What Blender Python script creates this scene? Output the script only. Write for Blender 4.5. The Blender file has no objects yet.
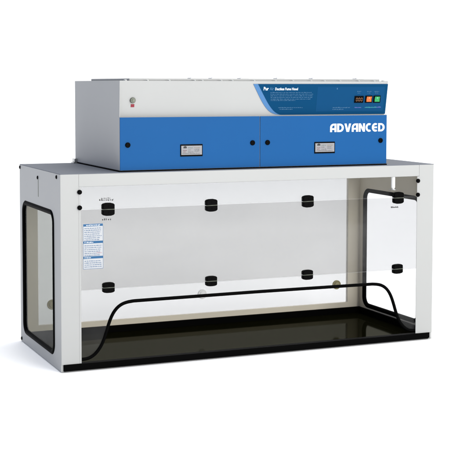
import bpy, bmesh, math, random
from mathutils import Vector, Matrix
random.seed(7)
S = bpy.context.scene
COL = S.collection

# ------------------------------------------------------------------ camera
cam_d = bpy.data.cameras.new("camera")
cam = bpy.data.objects.new("camera", cam_d)
COL.objects.link(cam)
S.camera = cam
_r = Vector((0.9207162, -0.39022981, 0.00154126))
_u = Vector((0.02379564, 0.06008527, 0.99790958))
_w = Vector((0.38950668, 0.91875484, -0.06460725))
cam.matrix_world = Matrix(((_r.x, _u.x, -_w.x, -1.36807), (_r.y, _u.y, -_w.y, -4.99472),
                           (_r.z, _u.z, -_w.z, 1.21491), (0, 0, 0, 1)))
cam_d.sensor_width = 36
cam_d.lens = 1230.43 / 450 * 36
cam_d.shift_y = -60 / 450
cam_d.clip_end = 500
S.render.resolution_x = S.render.resolution_y = 1024

# ------------------------------------------------------------------ world: a white studio, dim and bluish on the left
world = bpy.data.worlds.new("World")
S.world = world
world.use_nodes = True
wt = world.node_tree
wn, wl = wt.nodes, wt.links
bg = wn["Background"]
L_FRONT, L_BACK, L_UP = 1.5, 1.35, 2.1
LEFT_COL = (0.09, 0.13, 0.27)
LEFT_UP = (1.48, 1.54, 1.66)
tc = wn.new("ShaderNodeTexCoord")
sx = wn.new("ShaderNodeSeparateXYZ")
wl.new(tc.outputs["Generated"], sx.inputs[0])
def w_map(sock, a, b, c, d):
    m = wn.new("ShaderNodeMapRange")
    m.interpolation_type = 'SMOOTHSTEP'
    m.inputs[1].default_value, m.inputs[2].default_value = a, b
    for i, v in ((3, c), (4, d)):
        if isinstance(v, (int, float)): m.inputs[i].default_value = v
        else: wl.new(v, m.inputs[i])
    wl.new(sock, m.inputs[0])
    return m.outputs[0]
lv = w_map(sx.outputs[1], -0.2, 0.15, L_FRONT, L_BACK)
lv = w_map(sx.outputs[2], 0.35, 0.7, lv, L_UP)
cmb = wn.new("ShaderNodeCombineXYZ")
for i in range(3): wl.new(lv, cmb.inputs[i])
lm = w_map(sx.outputs[0], -0.34, -0.03, 0.0, 1.0)
mx = wn.new("ShaderNodeMix"); mx.data_type = 'RGBA'
wl.new(lm, mx.inputs[0])
mu = wn.new("ShaderNodeMix"); mu.data_type = 'RGBA'
wl.new(w_map(sx.outputs[2], 0.40, 0.85, 0.0, 1.0), mu.inputs[0])
mu.inputs[6].default_value = (*LEFT_COL, 1)
mu.inputs[7].default_value = (*LEFT_UP, 1)
wl.new(mu.outputs[2], mx.inputs[6])
wl.new(cmb.outputs[0], mx.inputs[7])
wl.new(mx.outputs[2], bg.inputs["Color"])
bg.inputs["Strength"].default_value = 1.0

# ------------------------------------------------------------------ softbox key, in front and to the right
kd = bpy.data.lights.new("softbox", 'AREA')
kd.shape = 'RECTANGLE'; kd.size = 2.0; kd.size_y = 1.6
kd.energy = 190; kd.color = (1.0, 0.985, 0.95)
key = bpy.data.objects.new("softbox", kd)
COL.objects.link(key)
key.location = (2.0, -5.1, 2.1)
key.rotation_euler = (Vector((0.95, 0.2, 0.6)) - key.location).to_track_quat('-Z', 'Y').to_euler()

S.view_settings.view_transform = 'Standard'
S.view_settings.look = 'None'
S.view_settings.exposure = 0.0
S.view_settings.gamma = 1.0

# ------------------------------------------------------------------ materials
def mat_paint(name, col, rough=0.45, spec=0.5, var=0.03, bump=0.0, scale=60, metal=0.0, tint=None, through=0.0):
    m = bpy.data.materials.new(name); m.use_nodes = True
    n, l = m.node_tree.nodes, m.node_tree.links
    b = n["Principled BSDF"]
    b.inputs["Roughness"].default_value = rough
    b.inputs["Specular IOR Level"].default_value = spec
    b.inputs["Metallic"].default_value = metal
    if tint: b.inputs["Specular Tint"].default_value = (*tint, 1)
    if through:      # milky sheet: part of the light goes straight through
        tr = n.new("ShaderNodeBsdfTransparent"); ms = n.new("ShaderNodeMixShader")
        ms.inputs[0].default_value = through
        l.new(b.outputs[0], ms.inputs[1]); l.new(tr.outputs[0], ms.inputs[2])
        l.new(ms.outputs[0], n["Material Output"].inputs["Surface"])
    t = n.new("ShaderNodeTexCoord")
    no = n.new("ShaderNodeTexNoise"); no.inputs["Scale"].default_value = 3.0; no.inputs["Detail"].default_value = 5
    l.new(t.outputs["Object"], no.inputs["Vector"])
    r = n.new("ShaderNodeValToRGB")
    r.color_ramp.elements[0].color = (*[c * (1 - var) for c in col], 1)
    r.color_ramp.elements[1].color = (*[min(1, c * (1 + var)) for c in col], 1)
    r.color_ramp.elements[0].position = 0.3; r.color_ramp.elements[1].position = 0.7
    l.new(no.outputs["Fac"], r.inputs[0]); l.new(r.outputs[0], b.inputs["Base Color"])
    if bump:
        n2 = n.new("ShaderNodeTexNoise"); n2.inputs["Scale"].default_value = scale * 10; n2.inputs["Detail"].default_value = 3
        l.new(t.outputs["Object"], n2.inputs["Vector"])
        bp = n.new("ShaderNodeBump"); bp.inputs["Strength"].default_value = bump; bp.inputs["Distance"].default_value = 0.001
        l.new(n2.outputs["Fac"], bp.inputs["Height"]); l.new(bp.outputs[0], b.inputs["Normal"])
    return m

def mat_clear(name, tint, f0=0.04, rough=0.0, haze=0.0, smear=0.0, gain=0.22):
    """clear sheet: Schlick mix of a straight-through tint and a mirror, the same from both sides"""
    m = bpy.data.materials.new(name); m.use_nodes = True
    n, l = m.node_tree.nodes, m.node_tree.links
    n.remove(n["Principled BSDF"])
    out = n["Material Output"]
    g = n.new("ShaderNodeNewGeometry")
    d = n.new("ShaderNodeVectorMath"); d.operation = 'DOT_PRODUCT'
    l.new(g.outputs["Incoming"], d.inputs[0]); l.new(g.outputs["Normal"], d.inputs[1])
    def mth(op, a, b=None):
        x = n.new("ShaderNodeMath"); x.operation = op
        for i, v in enumerate((a, b)):
            if v is None: continue
            if isinstance(v, (int, float)): x.inputs[i].default_value = v
            else: l.new(v, x.inputs[i])
        return x.outputs[0]
    c = mth('ABSOLUTE', d.outputs["Value"])
    p = mth('POWER', mth('SUBTRACT', 1.0, c), 5.0)
    f = mth('MULTIPLY', mth('ADD', mth('MULTIPLY', p, 1 - f0), f0), gain)   # gain below 1: mirror reflections turned down, no film on the sheet
    tr = n.new("ShaderNodeBsdfTransparent"); tr.inputs[0].default_value = (*tint, 1)
    gl = n.new("ShaderNodeBsdfGlossy"); gl.inputs["Roughness"].default_value = rough
    ms = n.new("ShaderNodeMixShader")
    l.new(f, ms.inputs[0]); l.new(tr.outputs[0], ms.inputs[1]); l.new(gl.outputs[0], ms.inputs[2])
    res = ms
    if haze:
        df = n.new("ShaderNodeBsdfDiffuse"); df.inputs[0].default_value = (0.75, 0.75, 0.75, 1)
        m2 = n.new("ShaderNodeMixShader"); m2.inputs[0].default_value = haze
        if smear:      # wiped dust film, uneven over the sheet
            t = n.new("ShaderNodeTexCoord"); mp = n.new("ShaderNodeMapping")
            mp.inputs["Scale"].default_value = (1.6, 1.0, 4.5); mp.inputs["Rotation"].default_value = (0, 0.5, 0)
            l.new(t.outputs["Object"], mp.inputs[0])
            ns = n.new("ShaderNodeTexNoise"); ns.inputs["Scale"].default_value = 1.6; ns.inputs["Detail"].default_value = 7; ns.inputs["Distortion"].default_value = 0.8
            l.new(mp.outputs[0], ns.inputs["Vector"])
            mr = n.new("ShaderNodeMapRange")
            mr.inputs[1].default_value, mr.inputs[2].default_value = 0.38, 0.72
            mr.inputs[3].default_value, mr.inputs[4].default_value = haze, haze + smear
            l.new(ns.outputs["Fac"], mr.inputs[0]); l.new(mr.outputs[0], m2.inputs[0])
        l.new(ms.outputs[0], m2.inputs[1]); l.new(df.outputs[0], m2.inputs[2]); res = m2
    l.new(res.outputs[0], out.inputs["Surface"])
    return m

M = {}
M['white'] = mat_paint("white_powder_coat", (0.346, 0.350, 0.344), 0.45, 0.3, 0.015, 0.06)
M['top'] = mat_paint("shaded_top_sheet", (0.135, 0.146, 0.168), 0.7, 0.1, 0.04, 0.05)  # same sheet metal as the sides, its shade put into the colour
M['blue'] = mat_paint("blue_enamel", (0.004, 0.069, 0.214), 0.5, 0.1, 0.02, 0.05)
M['panel'] = mat_paint("dark_blue_overlay", (0.0, 0.040, 0.108), 0.5, 0.05, 0.03)
M['panel_zone'] = mat_paint("mid_blue_overlay", (0.002, 0.046, 0.126), 0.5, 0.05, 0.03)
M['band'] = mat_paint("light_blue_overlay", (0.06, 0.16, 0.33), 0.5, 0.12, 0.03)
M['black'] = mat_paint("black_plastic", (0.001, 0.001, 0.001), 0.4, 0.03, 0.05)
M['rubber'] = mat_paint("black_rubber", (0.001, 0.001, 0.001), 0.55, 0.02, 0.05)
def mat_tray(name):
    m = bpy.data.materials.new(name); m.use_nodes = True
    n, l = m.node_tree.nodes, m.node_tree.links
    n.remove(n["Principled BSDF"])
    df = n.new("ShaderNodeBsdfDiffuse"); df.inputs[0].default_value = (0.004, 0.004, 0.0015, 1)
    gl = n.new("ShaderNodeBsdfGlossy"); gl.inputs[0].default_value = (1.0, 0.98, 0.78, 1); gl.inputs["Roughness"].default_value = 0.05
    lw = n.new("ShaderNodeLayerWeight"); lw.inputs[0].default_value = 0.5
    mr = n.new("ShaderNodeMapRange"); mr.inputs[3].default_value = 0.012; mr.inputs[4].default_value = 0.053
    t = n.new("ShaderNodeTexCoord"); no = n.new("ShaderNodeTexNoise"); no.inputs["Scale"].default_value = 4; no.inputs["Detail"].default_value = 6
    l.new(t.outputs["Object"], no.inputs["Vector"])
    rr = n.new("ShaderNodeMapRange"); rr.inputs[3].default_value = 0.03; rr.inputs[4].default_value = 0.10
    l.new(no.outputs["Fac"], rr.inputs[0]); l.new(rr.outputs[0], gl.inputs["Roughness"])
    ms = n.new("ShaderNodeMixShader")
    l.new(lw.outputs["Facing"], mr.inputs[0]); l.new(mr.outputs[0], ms.inputs[0])
    l.new(df.outputs[0], ms.inputs[1]); l.new(gl.outputs[0], ms.inputs[2])
    l.new(ms.outputs[0], n["Material Output"].inputs["Surface"])
    return m
M['tray'] = mat_tray("black_gloss_tray")
M['ink'] = mat_paint("white_ink", (0.70, 0.72, 0.74), 0.5, 0.2, 0.01)
M['ink_dim'] = mat_paint("pale_blue_ink", (0.045, 0.13, 0.24), 0.5, 0.2, 0.01)
M['ink_green'] = mat_paint("teal_ink", (0.03, 0.22, 0.25), 0.5, 0.2, 0.01)
M['ink_violet'] = mat_paint("violet_ink", (0.10, 0.12, 0.36), 0.5, 0.2, 0.01)
M['ink_black'] = mat_paint("black_ink", (0.03, 0.03, 0.03), 0.5, 0.2, 0.01)
M['label'] = mat_paint("label_film", (0.40, 0.415, 0.43), 0.5, 0.3, 0.01)
M['label_blue'] = mat_paint("label_header", (0.012, 0.085, 0.20), 0.5, 0.3, 0.01)
M['label_line'] = mat_paint("label_print", (0.10, 0.165, 0.27), 0.5, 0.3, 0.01)
M['label_red'] = mat_paint("label_red_print", (0.5, 0.30, 0.33), 0.5, 0.3, 0.01)
M['metal'] = mat_paint("brushed_steel", (0.42, 0.43, 0.42), 0.3, 0.5, 0.04, 0, 60, 1.0)
M['dark_metal'] = mat_paint("dark_steel", (0.11, 0.12, 0.095), 0.45, 0.4, 0.04, 0, 60, 0.3)
M['brass'] = mat_paint("olive_brass", (0.30, 0.26, 0.11), 0.4, 0.4, 0.06)
M['plug'] = mat_paint("white_plug", (0.9, 0.9, 0.89), 0.4, 0.4, 0.01)
M['plate'] = mat_paint("gauge_plate", (0.205, 0.205, 0.215), 0.4, 0.4, 0.03)
M['red'] = mat_paint("red_label", (0.21, 0.015, 0.028), 0.5, 0.3, 0.03)
M['dull_red'] = mat_paint("faded_red_print", (0.20, 0.10, 0.11), 0.5, 0.2, 0.03)
M['dull_teal'] = mat_paint("faded_teal_print", (0.14, 0.19, 0.18), 0.5, 0.2, 0.03)
M['grey_ink'] = mat_paint("grey_print", (0.14, 0.14, 0.15), 0.5, 0.2, 0.03)
M['dull_brass'] = mat_paint("faded_ochre_print", (0.24, 0.20, 0.14), 0.5, 0.2, 0.03)
M['orange'] = mat_paint("orange_rocker", (0.46, 0.10, 0.012), 0.3, 0.4, 0.03)
M['green'] = mat_paint("green_rocker", (0.008, 0.24, 0.065), 0.3, 0.4, 0.03)
M['green_lt'] = mat_paint("pale_green_mark", (0.10, 0.42, 0.22), 0.4, 0.3, 0.03)
M['orange_lt'] = mat_paint("pale_orange_mark", (0.55, 0.24, 0.09), 0.4, 0.3, 0.03)
M['amber'] = mat_paint("dim_amber_digits", (0.30, 0.14, 0.07), 0.4, 0.3, 0.03)
M['floor'] = mat_paint("white_sweep", (0.95, 0.95, 0.95), 0.8, 0.1, 0.004)
M['pane'] = mat_clear("clear_acrylic", (0.945, 0.947, 0.945), haze=0.001, smear=0.012)
M['back_pane'] = mat_paint("white_back_sheet", (0.56, 0.56, 0.555), 0.5, 0.25, 0.0, through=0.69)
M['warm_shade'] = mat_paint("warm_shaded_paint", (0.66, 0.605, 0.49), 0.5, 0.25, 0.02)  # white paint inside, with warm indirect light and shade put into its colour
M['smoke'] = mat_clear("double_acrylic", (0.808, 0.808, 0.803), haze=0.0015, smear=0.03)
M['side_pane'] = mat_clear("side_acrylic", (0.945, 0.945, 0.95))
M['dimmed_pane'] = mat_clear("dimmed_side_acrylic", (0.69, 0.70, 0.685), gain=0.22)  # same acrylic as the right window, its dark reflection put into the tint
M['edge'] = mat_clear("sawn_acrylic_edge", (0.8, 0.8, 0.8), 0.04, 0.3, 0.5)

# ------------------------------------------------------------------ mesh helpers
def box(bm, x0, x1, y0, y1, z0, z1, bev=0.0, mi=0):
    v = [bm.verts.new((x, y, z)) for x in (x0, x1) for y in (y0, y1) for z in (z0, z1)]
    fs = [bm.faces.new([v[i] for i in q]) for q in
          ((0, 1, 3, 2), (4, 6, 7, 5), (0, 4, 5, 1), (2, 3, 7, 6), (0, 2, 6, 4), (1, 5, 7, 3))]
    for f in fs: f.material_index = mi
    if bev:
        es = list({e for f in fs for e in f.edges})
        bmesh.ops.bevel(bm, geom=es, offset=bev, segments=2, profile=0.5, affect='EDGES')

def sheet(bm, outer, holes, fn, t0, t1, mi=0, edge_mi=None):
    """flat plate with holes: 2-D loops mapped by fn(a, b, t) between t0 and t1"""
    caps = []
    loops = []
    for t in (t0, t1):
        allv, edges = [], []
        for lp in [outer] + holes:
            vs = [bm.verts.new(fn(a, b, t)) for a, b in lp]
            allv.append(vs)
            for i in range(len(vs)): edges.append(bm.edges.new((vs[i], vs[(i + 1) % len(vs)])))
        r = bmesh.ops.triangle_fill(bm, use_beauty=True, use_dissolve=False, edges=edges)
        for g in r['geom']:
            if isinstance(g, bmesh.types.BMFace): g.material_index = mi
        loops.append(allv)
    for A, B in zip(*loops):
        k = len(A)
        for i in range(k):
            f = bm.faces.new((A[i], A[(i + 1) % k], B[(i + 1) % k], B[i]))
            f.material_index = mi if edge_mi is None else edge_mi

def rrect(a0, a1, b0, b1, r, n=8):
    pts = []
    for cx, cy, s in ((a1 - r, b0 + r, -90), (a1 - r, b1 - r, 0), (a0 + r, b1 - r, 90), (a0 + r, b0 + r, 180)):
        for i in range(n + 1):
            t = math.radians(s + 90 * i / n)
            pts.append((cx + r * math.cos(t), cy + r * math.sin(t)))
    return pts

def tube(bm, path, r, closed=False, n=10, mi=0):
    path = [Vector(p) for p in path]
    rings = []
    k = len(path)
    for i, p in enumerate(path):
        a = path[(i - 1) % k] if (closed or i) else p
        b = path[(i + 1) % k] if (closed or i < k - 1) else p
        t = (b - a).normalized()
        ref = Vector((1, 0, 0)) if abs(t.x) < 0.1 else Vector((0, 1, 0))
        if abs(t.dot(ref)) > 0.95: ref = Vector((0, 0, 1))
        u = t.cross(ref).normalized(); w = t.cross(u)
        rings.append([bm.verts.new(p + r * (math.cos(q) * u + math.sin(q) * w))
                      for q in [2 * math.pi * j / n for j in range(n)]])
    for i in range(k if closed else k - 1):
        A, B = rings[i], rings[(i + 1) % k]
        # pick the rotation that joins the two rings straightest
        o = min(range(n), key=lambda o: (A[0].co - B[o].co).length)
        s = 1 if (A[1].co - B[(o + 1) % n].co).length < (A[1].co - B[(o - 1) % n].co).length else -1
        for j in range(n):
            f = bm.faces.new((A[j], A[(j + 1) % n], B[(o + s * (j + 1)) % n], B[(o + s * j) % n]))
            f.smooth = True; f.material_index = mi
    if not closed:
        for R in (rings[0], rings[-1]): bm.faces.new(R).material_index = mi

def lathe(bm, c, axis, prof, n=20, mi=0):
    """prof = [(distance along axis, radius)]"""
    c = Vector(c); ax = Vector(axis).normalized()
    u = ax.orthogonal().normalized(); w = ax.cross(u)
    prev = None
    for d, r in prof:
        ring = [bm.verts.new(c + ax * d + r * (math.cos(q) * u + math.sin(q) * w))
                for q in [2 * math.pi * j / n for j in range(n)]]
        if prev:
            for j in range(n):
                bm.faces.new((prev[j], prev[(j + 1) % n], ring[(j + 1) % n], ring[j])).material_index = mi
        else: bm.faces.new(ring).material_index = mi
        prev = ring
    bm.faces.new(prev).material_index = mi

def obj(name, bm, mats, parent=None):
    bmesh.ops.recalc_face_normals(bm, faces=bm.faces)
    me = bpy.data.meshes.new(name)
    bm.to_mesh(me); bm.free()
    for m in (mats if isinstance(mats, (list, tuple)) else [mats]): me.materials.append(M[m])
    o = bpy.data.objects.new(name, me)
    COL.objects.link(o)
    o.parent = parent
    return o
def arc(cx, cy, rx, ry, a0, a1, n=8):
    return [(cx + rx * math.cos(math.radians(a0 + (a1 - a0) * i / n)), cy + ry * math.sin(math.radians(a0 + (a1 - a0) * i / n))) for i in range(n + 1)]
B = bmesh.new

def dup(o, delta, parent):
    c = o.copy(); COL.objects.link(c)
    c.parent = parent
    c.location = Vector(o.location) + Vector(delta)
    for ch in o.children:
        d = ch.copy(); COL.objects.link(d); d.parent = c
    return c

def text_mesh(name, body, size, mat, parent, place, extrude=0.0004, width=None, bold=0.0):
    """lettering from Blender's built-in font, mapped by place(u, v, t) with u along the line"""
    cu = bpy.data.curves.new(name, 'FONT')
    cu.body = body; cu.size = size; cu.extrude = extrude; cu.offset = bold; cu.resolution_u = 3
    to = bpy.data.objects.new(name, cu); COL.objects.link(to)
    dg = bpy.context.evaluated_depsgraph_get(); dg.update()
    me = bpy.data.meshes.new_from_object(to.evaluated_get(dg))
    bpy.data.objects.remove(to); bpy.data.curves.remove(cu)
    xs = [v.co.x for v in me.vertices]
    k = width / (max(xs) - min(xs)) if width else 1.0
    x0 = min(xs)
    for v in me.vertices: v.co = place((v.co.x - x0) * k, v.co.y, v.co.z)
    me.materials.clear(); me.materials.append(M[mat])
    o = bpy.data.objects.new(name, me); COL.objects.link(o); o.parent = parent
    return o

def word_line(bm, place, u0, u1, v, h, lo=0.004, hi=0.014, gap=0.003, t=0.0006, mi=0):
    """a line of print too small to read: letter-sized marks grouped into words"""
    u = u0
    while u < u1 - h * 0.3:
        we = min(u1, u + random.uniform(lo, hi))
        while u < we:
            e = min(we, u + h * random.uniform(0.35, 0.62))
            if e - u < h * 0.12: break
            b0 = -0.22 * h if random.random() < 0.12 else 0.0
            b1 = h * (1.0 if random.random() < 0.3 else random.uniform(0.62, 0.74))
            vs = [place(a, b, c) for c in (0, t) for a, b in ((u, v + b0), (e, v + b0), (e, v + b1), (u, v + b1))]
            vs = [bm.verts.new(p) for p in vs]
            for q in ((0, 1, 2, 3), (4, 5, 6, 7), (0, 1, 5, 4), (1, 2, 6, 5), (2, 3, 7, 6), (3, 0, 4, 7)):
                bm.faces.new([vs[i] for i in q]).material_index = mi
            u = e + h * 0.16
        u = we + gap * random.uniform(0.7, 1.3)

# ------------------------------------------------------------------ setting
bm = B()
v = [bm.verts.new(p) for p in ((-120, -60, 0), (160, -60, 0), (160, 250, 0), (-120, 250, 0))]
bm.faces.new(v)
fl = obj('floor', bm, 'floor'); fl['kind'] = 'structure'

# ------------------------------------------------------------------ the fume hood
W, D, H = 1.83, 0.715, 0.843
hood = bpy.data.objects.new('fume_hood', None); COL.objects.link(hood)
hood['label'] = "white and blue ductless fume hood with clear acrylic sash standing on white floor"
hood['category'] = "fume hood"

def flip(x, m): return W - x if m else x

# corner posts, header, base rail
for m in (0, 1):
    bm = B()
    pl = arc(0.0025, 0.0025, 0.0025, 0.0025, 180, 270, 4) + [(0.08, 0), (0.08, 0.012), (0.011, 0.012), (0.011, 0.004), (0, 0.004)]
    sheet(bm, [(flip(a, m), b) for a, b in pl], [], lambda a, b, t: (a, b, t), 0.034, 0.8405)
    obj('front_post', bm, 'white', hood)
bm = B()
box(bm, 0.0805, W - 0.0805, 0.0, 0.03, 0.787, 0.8405, 0.0012)
header = obj('header_rail', bm, 'white', hood)
bm = B(); box(bm, 0.0, W, 0.0, 0.0035, 0.003, 0.0048); box(bm, 0.0115, W - 0.0115, 0.0042, D - 0.022, 0.003, 0.006)
obj('base_plate', bm, 'white', hood)
for x, y in ((0.06, 0.06), (W - 0.06, 0.06), (0.06, D - 0.06), (W - 0.06, D - 0.06)):  # unseen feet added so the gap below makes a dark contact line
    bm = B(); lathe(bm, (x, y, 0.0), (0, 0, 1), [(0, 0.018), (0.0029, 0.018)], 16)
    obj('added_foot', bm, 'rubber', hood)
# the folded top sheet
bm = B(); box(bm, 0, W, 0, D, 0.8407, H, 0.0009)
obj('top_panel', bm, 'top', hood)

# side panels with gasketed windows
def side(m):
    fx = lambda a, b, t: (flip(t, m), a, b)
    bm = B()
    hole = rrect(0.105, 0.655, 0.055, 0.675, 0.05)
    sheet(bm, [(0.0042, 0.003), (D, 0.003), (D, 0.8405), (0.0042, 0.8405)], [hole], fx, 0.0, 0.010)
    s = obj('side_panel', bm, 'white', hood)
    bm = B(); sheet(bm, rrect(0.106, 0.654, 0.056, 0.674, 0.049), [], fx, 0.003, 0.006)
    obj('window_pane', bm, 'side_pane' if m else 'dimmed_pane', s)
    bm = B(); tube(bm, [fx(a, b, 0.005) for a, b in rrect(0.111, 0.649, 0.061, 0.669, 0.045, 10)], 0.0125, True, 12)
    xc = flip(0.005, m)
    for v in bm.verts: v.co.x = xc + (v.co.x - xc) * 0.85
    obj('window_gasket', bm, 'rubber', s)
    bm = B(); sheet(bm, [(0.0125, 0.012), (0.6945, 0.012), (0.6945, 0.8405), (0.0125, 0.8405)], [rrect(0.103, 0.657, 0.053, 0.677, 0.052)], fx, 0.0103, 0.0113)
    obj('added_shade_skin', bm, 'warm_shade', s)  # added sheet that carries the warm interior shade in its colour
    # slot and its screw
    bm = B(); sheet(bm, rrect(0.361, 0.370, 0.717, 0.795, 0.004, 5), [], fx, -0.0006, 0.0)
    obj('slot', bm, 'dark_metal', s)
    def screw(y, z):
        bm = B()
        x = flip(0.0, m); sg = 1 if m else -1
        lathe(bm, (x - sg * 0.001, y, z), (sg, 0, 0), [(0, 0.0085), (0.003, 0.0085), (0.0055, 0.005)], 14)
        return obj('screw', bm, 'black', s)
    for y, z in ((0.372, 0.803), (0.704, 0.829), (0.055, 0.827), (0.697, 0.016)): screw(y, z)
    return s
side(0); side(1)

# back frame and pane
fy = lambda a, b, t: (a, t, b)
bm = B()
sheet(bm, [(0.0104, 0.0068), (W - 0.0104, 0.0068), (W - 0.0104, 0.8405), (0.0104, 0.8405)],
      [rrect(0.08, 1.75, 0.07, 0.79, 0.004, 2)], fy, 0.695, D)
bf = obj('back_frame', bm, 'warm_shade', hood)  # white frame, painted with the warm interior shade
bm = B(); sheet(bm, rrect(0.0805, 1.7495, 0.0705, 0.7895, 0.0035, 2), [], fy, 0.700, 0.705)
bp = obj('back_pane', bm, 'back_pane', bf)
for x, mt in ((0.147, 'brass'), (0.922, 'plug'), (1.685, 'brass')):
    bm = B(); lathe(bm, (x, 0.6998, 0.167), (0, -1, 0), [(0, 0.024), (0.005, 0.024), (0.007, 0.021), (0.0055, 0.016), (0.010, 0.012), (0.011, 0.004)], 24)
    g = obj('port_plug', bm, mt, bf)

# front sash: fixed upper pane, hinged middle pane, lower pane with the arm opening
PX0, PX1 = 0.0815, W - 0.0815
bm = B(); sheet(bm, [(PX0, 0.691), (PX1, 0.691), (PX1, 0.786), (PX0, 0.786)], [], fy, 0.006, 0.011, 0, 1)
obj('upper_pane', bm, ['pane', 'edge'], hood)
bm = B(); sheet(bm, [(PX0, 0.347), (PX1, 0.347), (PX1, 0.6885), (PX0, 0.6885)], [], fy, 0.0015, 0.0065, 0, 1)
sash = obj('sash_pane', bm, ['smoke', 'edge'], hood)
half = [(0.0815, 0.050), (0.105, 0.049), (0.126, 0.053), (0.145, 0.063), (0.161, 0.078), (0.176, 0.098), (0.188, 0.122), (0.199, 0.152),
        (0.209, 0.184), (0.222, 0.219), (0.236, 0.244), (0.252, 0.262), (0.272, 0.275), (0.295, 0.282), (0.325, 0.285)]
# smooth the arch
def smooth(p, it=2):
    for _ in range(it):
        q = [p[0]]
        for a, b in zip(p, p[1:]):
            q += [(a[0] * .75 + b[0] * .25, a[1] * .75 + b[1] * .25), (a[0] * .25 + b[0] * .75, a[1] * .25 + b[1] * .75)]
        p = q + [p[-1]]
    return p
half = smooth(half, 1)
arch = half + [(0.915, 0.287)] + [(W - a, b) for a, b in reversed(half)]
bm = B(); sheet(bm, [(PX0, 0.3445)] + arch + [(PX1, 0.3445)], [], fy, 0.006, 0.011, 0, 1)
low = obj('lower_pane', bm, ['pane', 'edge'], hood)
bm = B(); tube(bm, [(a, 0.0085, b) for a, b in arch], 0.0075)
obj('opening_gasket', bm, 'rubber', low)

# hinge clips
def clip(bm, w, h):
    for s in (1, -1):
        o = [(-w, s * 0.0016), (w, s * 0.0016), (w, s * h * 0.72), (w * 0.8, s * h * 0.9), (w * 0.35, s * h), (-w * 0.35, s * h), (-w * 0.8, s * h * 0.9), (-w, s * h * 0.72)]
        n0 = len(bm.faces)
        sheet(bm, o, [], fy, -0.013, 0.001)
        sheet(bm, [(a * 0.86, b * 0.9 + s * 0.001) for a, b in o], [], fy, -0.0165, -0.0132)
        lathe(bm, (w * 0.05, -0.0166, s * h * 0.5), (0, -1, 0), [(0, 0.0042), (0.001, 0.0036)], 12)
def make_clip(w, h):
    bm = B(); clip(bm, w, h)
    bmesh.ops.remove_doubles(bm, verts=bm.verts, dist=1e-5)
    c = obj('hinge_clip', bm, 'black', hood)
    bm = B(); tube(bm, [(-w * 0.92, -0.0125, 0), (w * 0.98, -0.0125, 0)], 0.0026, n=8)
    obj('hinge_pin', bm, 'dark_metal', c)
    return c
XS = (0.207, 0.681, 1.156, 1.631)
for z, w, h in ((0.6885, 0.0275, 0.0275), (0.353, 0.0262, 0.0225)):
    c0 = make_clip(w, h); c0.location = (XS[0], 0.0, z)
    for x in XS[1:]:
        c = dup(c0, (x - XS[0], 0, random.uniform(-0.001, 0.001)), hood)
        c.rotation_euler.y = math.radians(random.uniform(-1.6, 1.6))

# tiny print over and under the outer clips, screws on the pane's edge, hanging rod
pf = lambda u, v, t: (u, 0.0013 - t, v)
bm = B(); word_line(bm, lambda u, v, t: (u, 0.0058 - t, v), 0.172, 0.236, 0.7245, 0.007, 0.004, 0.009, 0.002)
word_line(bm, lambda u, v, t: (u, 0.0058 - t, v), 0.180, 0.225, 0.733, 0.004, 0.004, 0.01, 0.003)
obj('printed_marks', bm, 'ink_black', sash); bm = B()
word_line(bm, pf, 0.183, 0.223, 0.641, 0.008, 0.003, 0.007, 0.003)
obj('printed_marks', bm, 'ink_black', sash); bm = B()
word_line(bm, pf, 1.597, 1.637, 0.641, 0.007, 0.03, 0.05, 0.001)
obj('printed_marks', bm, 'ink_black', sash)
for x in (0.0835, W - 0.0885):
    for z in (0.765, 0.699):
        bm = B(); lathe(bm, (x, 0.0, z), (0, -1, 0), [(0, 0.010), (0.006, 0.010), (0.009, 0.006)], 14)
        obj('screw', bm, 'black', hood)
# pale channel strips that hold the panes
for m in (0, 1):
    bm = B()
    xs = sorted((flip(0.0803, m), flip(0.0885 if m == 0 else 0.0915, m)))
    box(bm, xs[0], xs[1], -0.0006, 0.0012, 0.0345, 0.786)
    obj('sash_channel', bm, 'white', hood)
bm = B(); lathe(bm, (1.62, 0.022, 0.7865), (0, 0, -1), [(0, 0.0095), (0.05, 0.0095), (0.056, 0.007), (0.062, 0.004)], 14)
rod = obj('hanging_rod', bm, 'plug', header)
bm = B(); lathe(bm, (1.62, 0.022, 0.7275), (0, 0, -1), [(0, 0.004), (0.0, 0.017), (0.003, 0.017), (0.003, 0.004)], 16)
obj('rod_washer', bm, 'metal', header)

# instruction label on the sash
bm = B()
def lab(a0, a1, b0, b1, t, mi): box(bm, a0, a1, 0.0014 - t, 0.0013 if t < 0.0008 else 0.0010 - t + 0.0012, b0, b1, 0, mi)
X0, X1 = 0.0985, 0.187
lab(X0, X1, 0.436, 0.629, 0.0006, 0)
for b0, b1 in ((0.618, 0.628), (0.545, 0.555), (0.480, 0.490)): lab(X0 + 0.001, X1 - 0.001, b0, b1, 0.0010, 1)
for a0, a1, b0, b1 in ((X0, X0 + 0.0012, 0.436, 0.618), (X1 - 0.0012, X1, 0.436, 0.618), (X0 + 0.0012, X1 - 0.0012, 0.436, 0.4375)): lab(a0, a1, b0, b1, 0.0010, 2)
pl_ = lambda u, v, t: (u, 0.0006 - t, v)
zz = 0.608
while zz > 0.44:
    if not (0.540 < zz < 0.556 or 0.475 < zz < 0.492):
        word_line(bm, pl_, X0 + 0.006, X1 - random.uniform(0.006, 0.02), zz, 0.0032, 0.004, 0.012, 0.0025, 0.0005, 2)
    zz -= 0.0082
word_line(bm, pl_, X0 + 0.06, X1 - 0.006, 0.503, 0.003, 0.004, 0.012, 0.0025, 0.0008, 4)
ph = lambda u, v, t: (u, 0.0003 - t, v)
word_line(bm, ph, X0 + 0.014, X1 - 0.014, 0.621, 0.0045, 0.006, 0.012, 0.002, 0.0005, 3)
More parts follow.
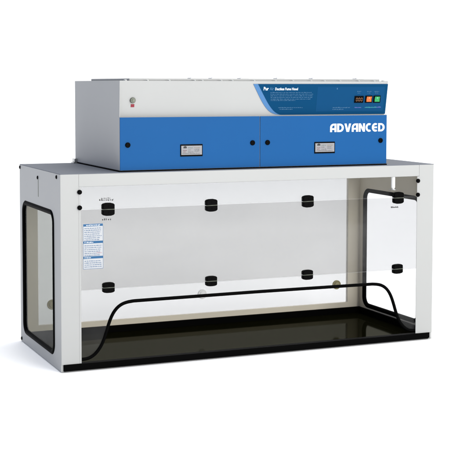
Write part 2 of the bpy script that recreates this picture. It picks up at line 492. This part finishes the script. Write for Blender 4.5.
word_line(bm, ph, X0 + 0.006, X0 + 0.010, 0.548, 0.005, 0.006, 0.012, 0.002, 0.0005, 3)
word_line(bm, ph, X0 + 0.014, X0 + 0.045, 0.548, 0.004, 0.006, 0.012, 0.002, 0.0005, 3)
word_line(bm, ph, X0 + 0.006, X0 + 0.010, 0.483, 0.005, 0.006, 0.012, 0.002, 0.0005, 3)
word_line(bm, ph, X0 + 0.014, X0 + 0.034, 0.483, 0.004, 0.006, 0.012, 0.002, 0.0005, 3)
il = obj('instruction_label', bm, ['label', 'label_blue', 'label_line', 'ink', 'label_red'], sash)

# ------------------------------------------------------------------ filter unit on top
HX0, HX1 = 0.2704, 1.5845
ZB, ZS, ZT = 0.8485, 1.078, 1.2345
prof = [(0.71, ZB), (0.71, ZT), (0.022, ZT), (0.050, ZS + 0.0015), (0.0285, ZS), (0.0285, ZB)]
bm = B(); sheet(bm, prof, [], lambda a, b, t: (t, a, b), HX0, HX1)
bmesh.ops.bevel(bm, geom=[e for e in bm.edges if len(e.link_faces) == 2 and e.calc_face_angle(0) > 0.5], offset=0.0015, segments=2, profile=0.5, affect='EDGES')
fu = obj('filter_housing', bm, 'white', hood)
bm = B(); box(bm, HX0 - 0.002, HX1 + 0.002, 0.024, 0.713, H, ZB - 0.0002)
obj('base_seal', bm, 'rubber', fu)
bm = B(); sheet(bm, [(0.0225, ZT - 0.001), (0.0285, ZS + 0.0005), (0.055, ZS + 0.0005), (0.055, ZT - 0.001)], [], lambda a, b, t: (t, a, b), HX0 + 0.0003, HX0 + 0.0023)
obj('end_cheek', bm, 'white', fu)
bm = B(); box(bm, HX0 - 0.014, HX0 - 0.001, 0.675, 0.713, ZB, ZB + 0.016, 0.001); box(bm, HX0 - 0.020, HX0 - 0.0022, 0.665, 0.7135, H + 0.0002, ZB - 0.0004)
obj('corner_bracket', bm, 'metal', fu)
bm = B(); box(bm, 0.324, 1.56, 0.055, 0.62, ZT + 0.0003, 1.2445, 0.002)
cap = obj('top_cover', bm, 'white', fu)
# small screws and clips along the top
bm = B(); lathe(bm, (0.30, 0.035, ZT), (0, 0, 1), [(0, 0.007), (0.003, 0.007), (0.005, 0.004)], 10)
s0 = obj('cover_screw', bm, 'metal', fu)
for x, y in ((0.40, 0.035), (0.50, 0.035), (0.62, 0.038), (0.655, 0.035), (0.745, 0.035), (0.80, 0.038), (0.905, 0.035), (1.01, 0.035), (1.1, 0.038), (1.19, 0.035), (1.26, 0.036), (1.34, 0.035), (1.44, 0.038), (1.52, 0.035), (1.568, 0.037)):
    dup(s0, (x - 0.30, y - 0.035, 0), fu)
bm = B(); box(bm, 0.61, 0.65, 0.06, 0.10, 1.2446, 1.2480, 0.001); box(bm, 0.618, 0.642, 0.064, 0.09, 1.2481, 1.2505, 0.001)
k0 = obj('cover_clip', bm, 'plug', fu)
for dx in (0.10, 0.24, 0.42, 0.60, 0.83): dup(k0, (dx, 0, 0), fu)

# hinged filter doors
def door(x0, x1, locks, plaque):
    bm = B(); box(bm, x0, x1, 0.0240, 0.0283, ZB + 0.001, ZS - 0.001, 0.0008)
    d = obj('filter_door', bm, 'blue', fu)
    return d
def lock(x, d):
    bm = B(); lathe(bm, (x, 0.0242, 0.9585), (0, -1, 0), [(0, 0.0115), (0.004, 0.0115), (0.006, 0.009), (0.006, 0.0055), (0.0045, 0.0052), (0.0045, 0.001)], 20)
    obj('door_lock', bm, 'black', d)
def gauge(x0, x1, d):
    z0, z1 = 0.904, 0.957
    bm = B()
    box(bm, x0, x1, 0.0215, 0.0239, z0, z1, 0.0008, 0)
    box(bm, x0 + 0.004, x1 - 0.004, 0.0205, 0.0214, z0 + 0.007, z1 - 0.006, 0, 1)
    q = lambda u, v, t: (x0 + u, 0.0203 - t, z0 + v)
    w = x1 - x0
    def patch(a0, a1, b0, b1, mi): box(bm, x0 + a0, x0 + a1, 0.0199, 0.0204, z0 + b0, z0 + b1, 0, mi)
    patch(0.014, 0.029, 0.036, 0.043, 2)
    patch(0.018, 0.026, 0.0432, 0.0455, 2)
    for u0, u1, v, mi in ((0.012, 0.030, 0.025, 3), (0.012, 0.026, 0.018, 3), (0.036, 0.058, 0.036, 4), (0.036, 0.050, 0.027, 5), (0.036, 0.060, 0.018, 5),
                          (0.066, 0.092, 0.036, 6), (0.066, 0.088, 0.029, 5), (0.066, 0.090, 0.022, 5), (0.010, 0.092, 0.0115, 5)):
        word_line(bm, q, u0, u1, v, 0.0035, 0.003, 0.008, 0.002, 0.0005, mi)
    obj('filter_gauge', bm, ['black', 'plate', 'ink_black', 'dull_red', 'dull_teal', 'grey_ink', 'dull_brass'], d)
d1 = door(HX0 + 0.001, 0.9288, None, None)
d2 = door(0.9315, HX1 - 0.001, None, None)
for x in (0.306, 0.893): lock(x, d1)
for x in (0.967, 1.550): lock(x, d2)
gauge(0.547, 0.652, d1); gauge(1.203, 1.309, d2)

# ADVANCED, in heavy rounded capitals
LET = {
 'A': ([(0, 0), (0.25, 0), (0.25, 0.26), (0.55, 0.26), (0.55, 0), (0.80, 0), (0.80, 1)] + arc(0.46, 0.52, 0.46, 0.48, 90, 172), [[(0.26, 0.46), (0.55, 0.46), (0.55, 0.79)] + arc(0.47, 0.52, 0.22, 0.27, 90, 170, 6)], 0.80),
 'D': ([(0, 0)] + arc(0.34, 0.5, 0.50, 0.5, -90, 90, 14) + [(0, 1)], [[(0.25, 0.21)] + arc(0.33, 0.5, 0.25, 0.29, -90, 90, 12) + [(0.25, 0.79)]], 0.84),
 'V': ([(0.26, 0), (0.58, 0), (0.84, 1), (0.58, 1), (0.42, 0.34), (0.26, 1), (0, 1)], [], 0.84),
 'N': ([(0, 0), (0.25, 0), (0.25, 0.56), (0.54, 0), (0.80, 0), (0.80, 1), (0.55, 1), (0.55, 0.46), (0.27, 1), (0, 1)], [], 0.80),
 'C': (arc(0.44, 0.5, 0.44, 0.52, 55, 305, 18) + arc(0.44, 0.5, 0.20, 0.29, 300, 60, 14), [], 0.72),
 'E': (arc(0.44, 0.5, 0.44, 0.52, 55, 305, 18) + [(0.56, 0.24)] + arc(0.45, 0.5, 0.20, 0.29, 290, 205, 6) + [(0.27, 0.40), (0.66, 0.40), (0.66, 0.60), (0.27, 0.60)] + arc(0.45, 0.5, 0.20, 0.29, 155, 70, 6) + [(0.56, 0.76)], [], 0.73),
}
word = "ADVANCED"; gap = 0.085
tot = sum(LET[c][2] for c in word) + gap * (len(word) - 1)
u0 = 1.2835; k = (1.5715 - u0) / tot; z0, hz = 1.001, 0.0385
bm = B(); u = 0
for c in word:
    o, hs, w = LET[c]
    fn = lambda a, b, t, u=u: (u0 + (u + a) * k, t, z0 + b * hz)
    sheet(bm, o, hs, fn, 0.0228, 0.0239)
    u += w + gap
obj('lettering', bm, 'ink', d2)

# control panel on the leaning upper front
SL = (0.050 - 0.022) / (ZT - (ZS + 0.0015))
def on(u, v, t): return (u, 0.022 + (ZT - v) * SL - t, v)
outer = smooth([(0.896, 1.221), (0.918, 1.185), (0.940, 1.149), (0.963, 1.118), (0.985, 1.097), (1.011, 1.085), (1.041, 1.082)], 1)
inner = smooth([(0.919, 1.221), (0.942, 1.185), (0.967, 1.146), (0.988, 1.118), (1.010, 1.096), (1.036, 1.083), (1.050, 1.082)], 1)
bm = B()
sheet(bm, outer + [(1.587, 1.082), (1.587, 1.2225)], [], on, 0.0002, 0.0022)
cp = obj('control_panel', bm, 'band', fu)
bm = B(); sheet(bm, inner + [(1.5868, 1.082), (1.5868, 1.2223)], [], on, 0.0023, 0.0030)
obj('panel_overlay', bm, 'panel', cp)
bm = B(); sheet(bm, rrect(1.219, 1.572, 1.096, 1.209, 0.004, 3), [], on, 0.0031, 0.0034)
obj('switch_field', bm, 'panel_zone', cp)
on4 = lambda u, v, t: on(u, v, 0.0031 + t)
on5 = lambda u, v, t: on(u, v, 0.0036 + t)
text_mesh('title_lettering', "Pur", 0.0215, 'ink', cp, lambda u, v, t: on4(0.948 + u, 1.193 + v, t), width=0.025, bold=0.0004)
text_mesh('title_lettering', "Air", 0.0190, 'ink_dim', cp, lambda u, v, t: on4(0.978 + u, 1.1935 + v, t), width=0.020, bold=0.0002)
text_mesh('title_lettering', "Ductless Fume Hood", 0.0165, 'ink', cp, lambda u, v, t: on4(1.005 + u, 1.1935 + v, t), width=0.114, bold=0.0003)
bm = B()
for i, z in enumerate((1.1815, 1.174, 1.1665, 1.159, 1.1515, 1.1455)):
    word_line(bm, on4, 0.982 + i * 0.001, (1.19, 1.2, 1.197, 1.195, 1.19, 1.11)[i], z, 0.0034, 0.004, 0.016, 0.0028)
obj('printed_text', bm, 'ink_dim', cp); bm = B()
word_line(bm, on4, 1.028, 1.15, 1.113, 0.0036, 0.004, 0.014, 0.0026)
word_line(bm, on4, 1.036, 1.10, 1.1055, 0.0036, 0.004, 0.014, 0.0026)
obj('printed_text', bm, 'ink_dim', cp); bm = B()
word_line(bm, on5, 1.305, 1.398, 1.1115, 0.0042, 0.004, 0.014, 0.0024)
word_line(bm, on5, 1.305, 1.362, 1.1035, 0.0036, 0.004, 0.014, 0.0024)
obj('printed_text', bm, 'ink_dim', cp)
for a, b in ((1.426, 1.446), (1.478, 1.50), (1.518, 1.542)):
    bm = B()
    word_line(bm, on5, a, b, 1.186, 0.0034, 0.004, 0.009, 0.0024)
    word_line(bm, on5, a + 0.003, b - 0.003, 1.179, 0.0030, 0.004, 0.009, 0.0024)
    obj('switch_caption', bm, 'ink_dim', cp)
bm = B()
word_line(bm, on5, 1.318, 1.322, 1.197, 0.007, 0.004, 0.005, 0.0024)
obj('printed_mark', bm, 'ink_dim', cp); bm = B()
word_line(bm, on5, 1.474, 1.535, 1.1115, 0.0048, 0.02, 0.03, 0.0008, 0.0006, 1)
word_line(bm, on5, 1.536, 1.560, 1.1125, 0.0040, 0.012, 0.03, 0.001, 0.0006, 2)
word_line(bm, on5, 1.420, 1.455, 1.1115, 0.0036, 0.01, 0.02, 0.002, 0.0006, 2)
obj('color_stripe', bm, ['ink_dim', 'ink_green', 'ink_violet'], cp)
# digital display and two rocker switches
def pbox(bm, a0, a1, b0, b1, t0, t1, mi=0): sheet(bm, [(a0, b0), (a1, b0), (a1, b1), (a0, b1)], [], on, t0, t1, mi)
bm = B(); pbox(bm, 1.415, 1.461, 1.135, 1.1665, 0.0035, 0.0075)
dd = obj('digital_display', bm, 'black', cp)
bm = B()
SEG = {'a': (0, 1, 1, 1), 'b': (1, .5, 1, 1), 'c': (1, 0, 1, .5), 'd': (0, 0, 1, 0), 'e': (0, 0, 0, .5), 'f': (0, .5, 0, 1), 'g': (0, .5, 1, .5)}
for i, sg in enumerate(('abcdef', 'abcdef', 'abcdef')):
    cx, cz, ww, hh, th = 1.4225 + i * 0.0125, 1.143, 0.007, 0.0145, 0.0008
    for s in sg:
        a0, b0, a1, b1 = SEG[s]
        x0, x1, y0, y1 = cx + a0 * ww, cx + a1 * ww, cz + b0 * hh, cz + b1 * hh
        if a0 == a1: pbox(bm, x0 - th, x1 + th, y0 + 1.3 * th, y1 - 1.3 * th, 0.0076, 0.0079)
        else: pbox(bm, x0 + 1.2 * th, x1 - 1.2 * th, y0 - th, y1 + th, 0.0076, 0.0079)
obj('display_digits', bm, 'amber', dd)
for a0, a1, mt, lt in ((1.4715, 1.5085, 'orange', 'orange_lt'), (1.5150, 1.5520, 'green', 'green_lt')):
    bm = B(); pbox(bm, a0, a1, 1.135, 1.168, 0.0035, 0.0065)
    sw = obj('rocker_switch', bm, 'black', cp)
    bm = B()
    x0, x1 = a0 + 0.0055, a1 - 0.0055
    pr = [(0.0066, 1.1395), (0.0066, 1.1635), (0.0115, 1.1635), (0.0085, 1.1515), (0.0100, 1.1395)]
    vs = [[bm.verts.new(on(x, z, t)) for t, z in pr] for x in (x0, x1)]
    bm.faces.new(vs[0]); bm.faces.new(vs[1])
    for i in range(5): bm.faces.new((vs[0][i], vs[0][(i + 1) % 5], vs[1][(i + 1) % 5], vs[1][i]))
    rk = obj('rocker', bm, mt, sw)
    bm = B(); cx = (x0 + x1) / 2
    def zt(z): return 0.0085 + (z - 1.1515) / 0.012 * 0.003
    for dx in (-0.004, 0.004):
        pass
    v = [bm.verts.new(on(cx + a, z, zt(z) + 0.0006)) for a, z in ((-0.004, 1.154), (0.004, 1.154), (0.0025, 1.161), (-0.0025, 1.161))]
    bm.faces.new(v)
    obj('switch_mark', bm, lt, sw)
# key switch with its red warning sticker
bm = B(); c = on(0.333, 1.150, 0)
lathe(bm, c, (0, -1, 0), [(0, 0.0125), (0.006, 0.0125), (0.009, 0.010), (0.009, 0.006), (0.012, 0.005)], 20)
ks = obj('key_switch', bm, 'dark_metal', fu)
bm = B(); pbox(bm, 0.326, 0.342, 1.1205, 1.1335, 0.0003, 0.0010)
obj('warning_sticker', bm, 'red', fu)

# ------------------------------------------------------------------ spill tray, slid into the base
tray = bpy.data.objects.new('spill_tray', None); COL.objects.link(tray)
tray['label'] = "shallow glossy black spill tray lying along the bottom of the fume hood"
tray['category'] = "tray"
bm = B()
ty0, ty1, tx0, tx1, zf, zw = 0.0305, 0.690, 0.0120, W - 0.0120, 0.014, 0.045
box(bm, tx0, tx1, ty0, ty1, 0.0065, zf)
bn = obj('tray_basin', bm, 'tray', tray)
bm = B()
box(bm, tx0, tx1, ty1 - 0.012, ty1, zf, zw)
for a in (tx0, tx1 - 0.012): box(bm, a, a + 0.012, ty0, ty1 - 0.012, zf, zw)
obj('tray_rim', bm, 'rubber', tray)
bm = B(); box(bm, 0.0112, 1.8085, -0.0045, -0.0003, 0.005, 0.0335, 0.0008); box(bm, tx0, tx1, 0.0036, 0.0303, 0.007, 0.0325)
obj('front_lip', bm, 'rubber', tray)
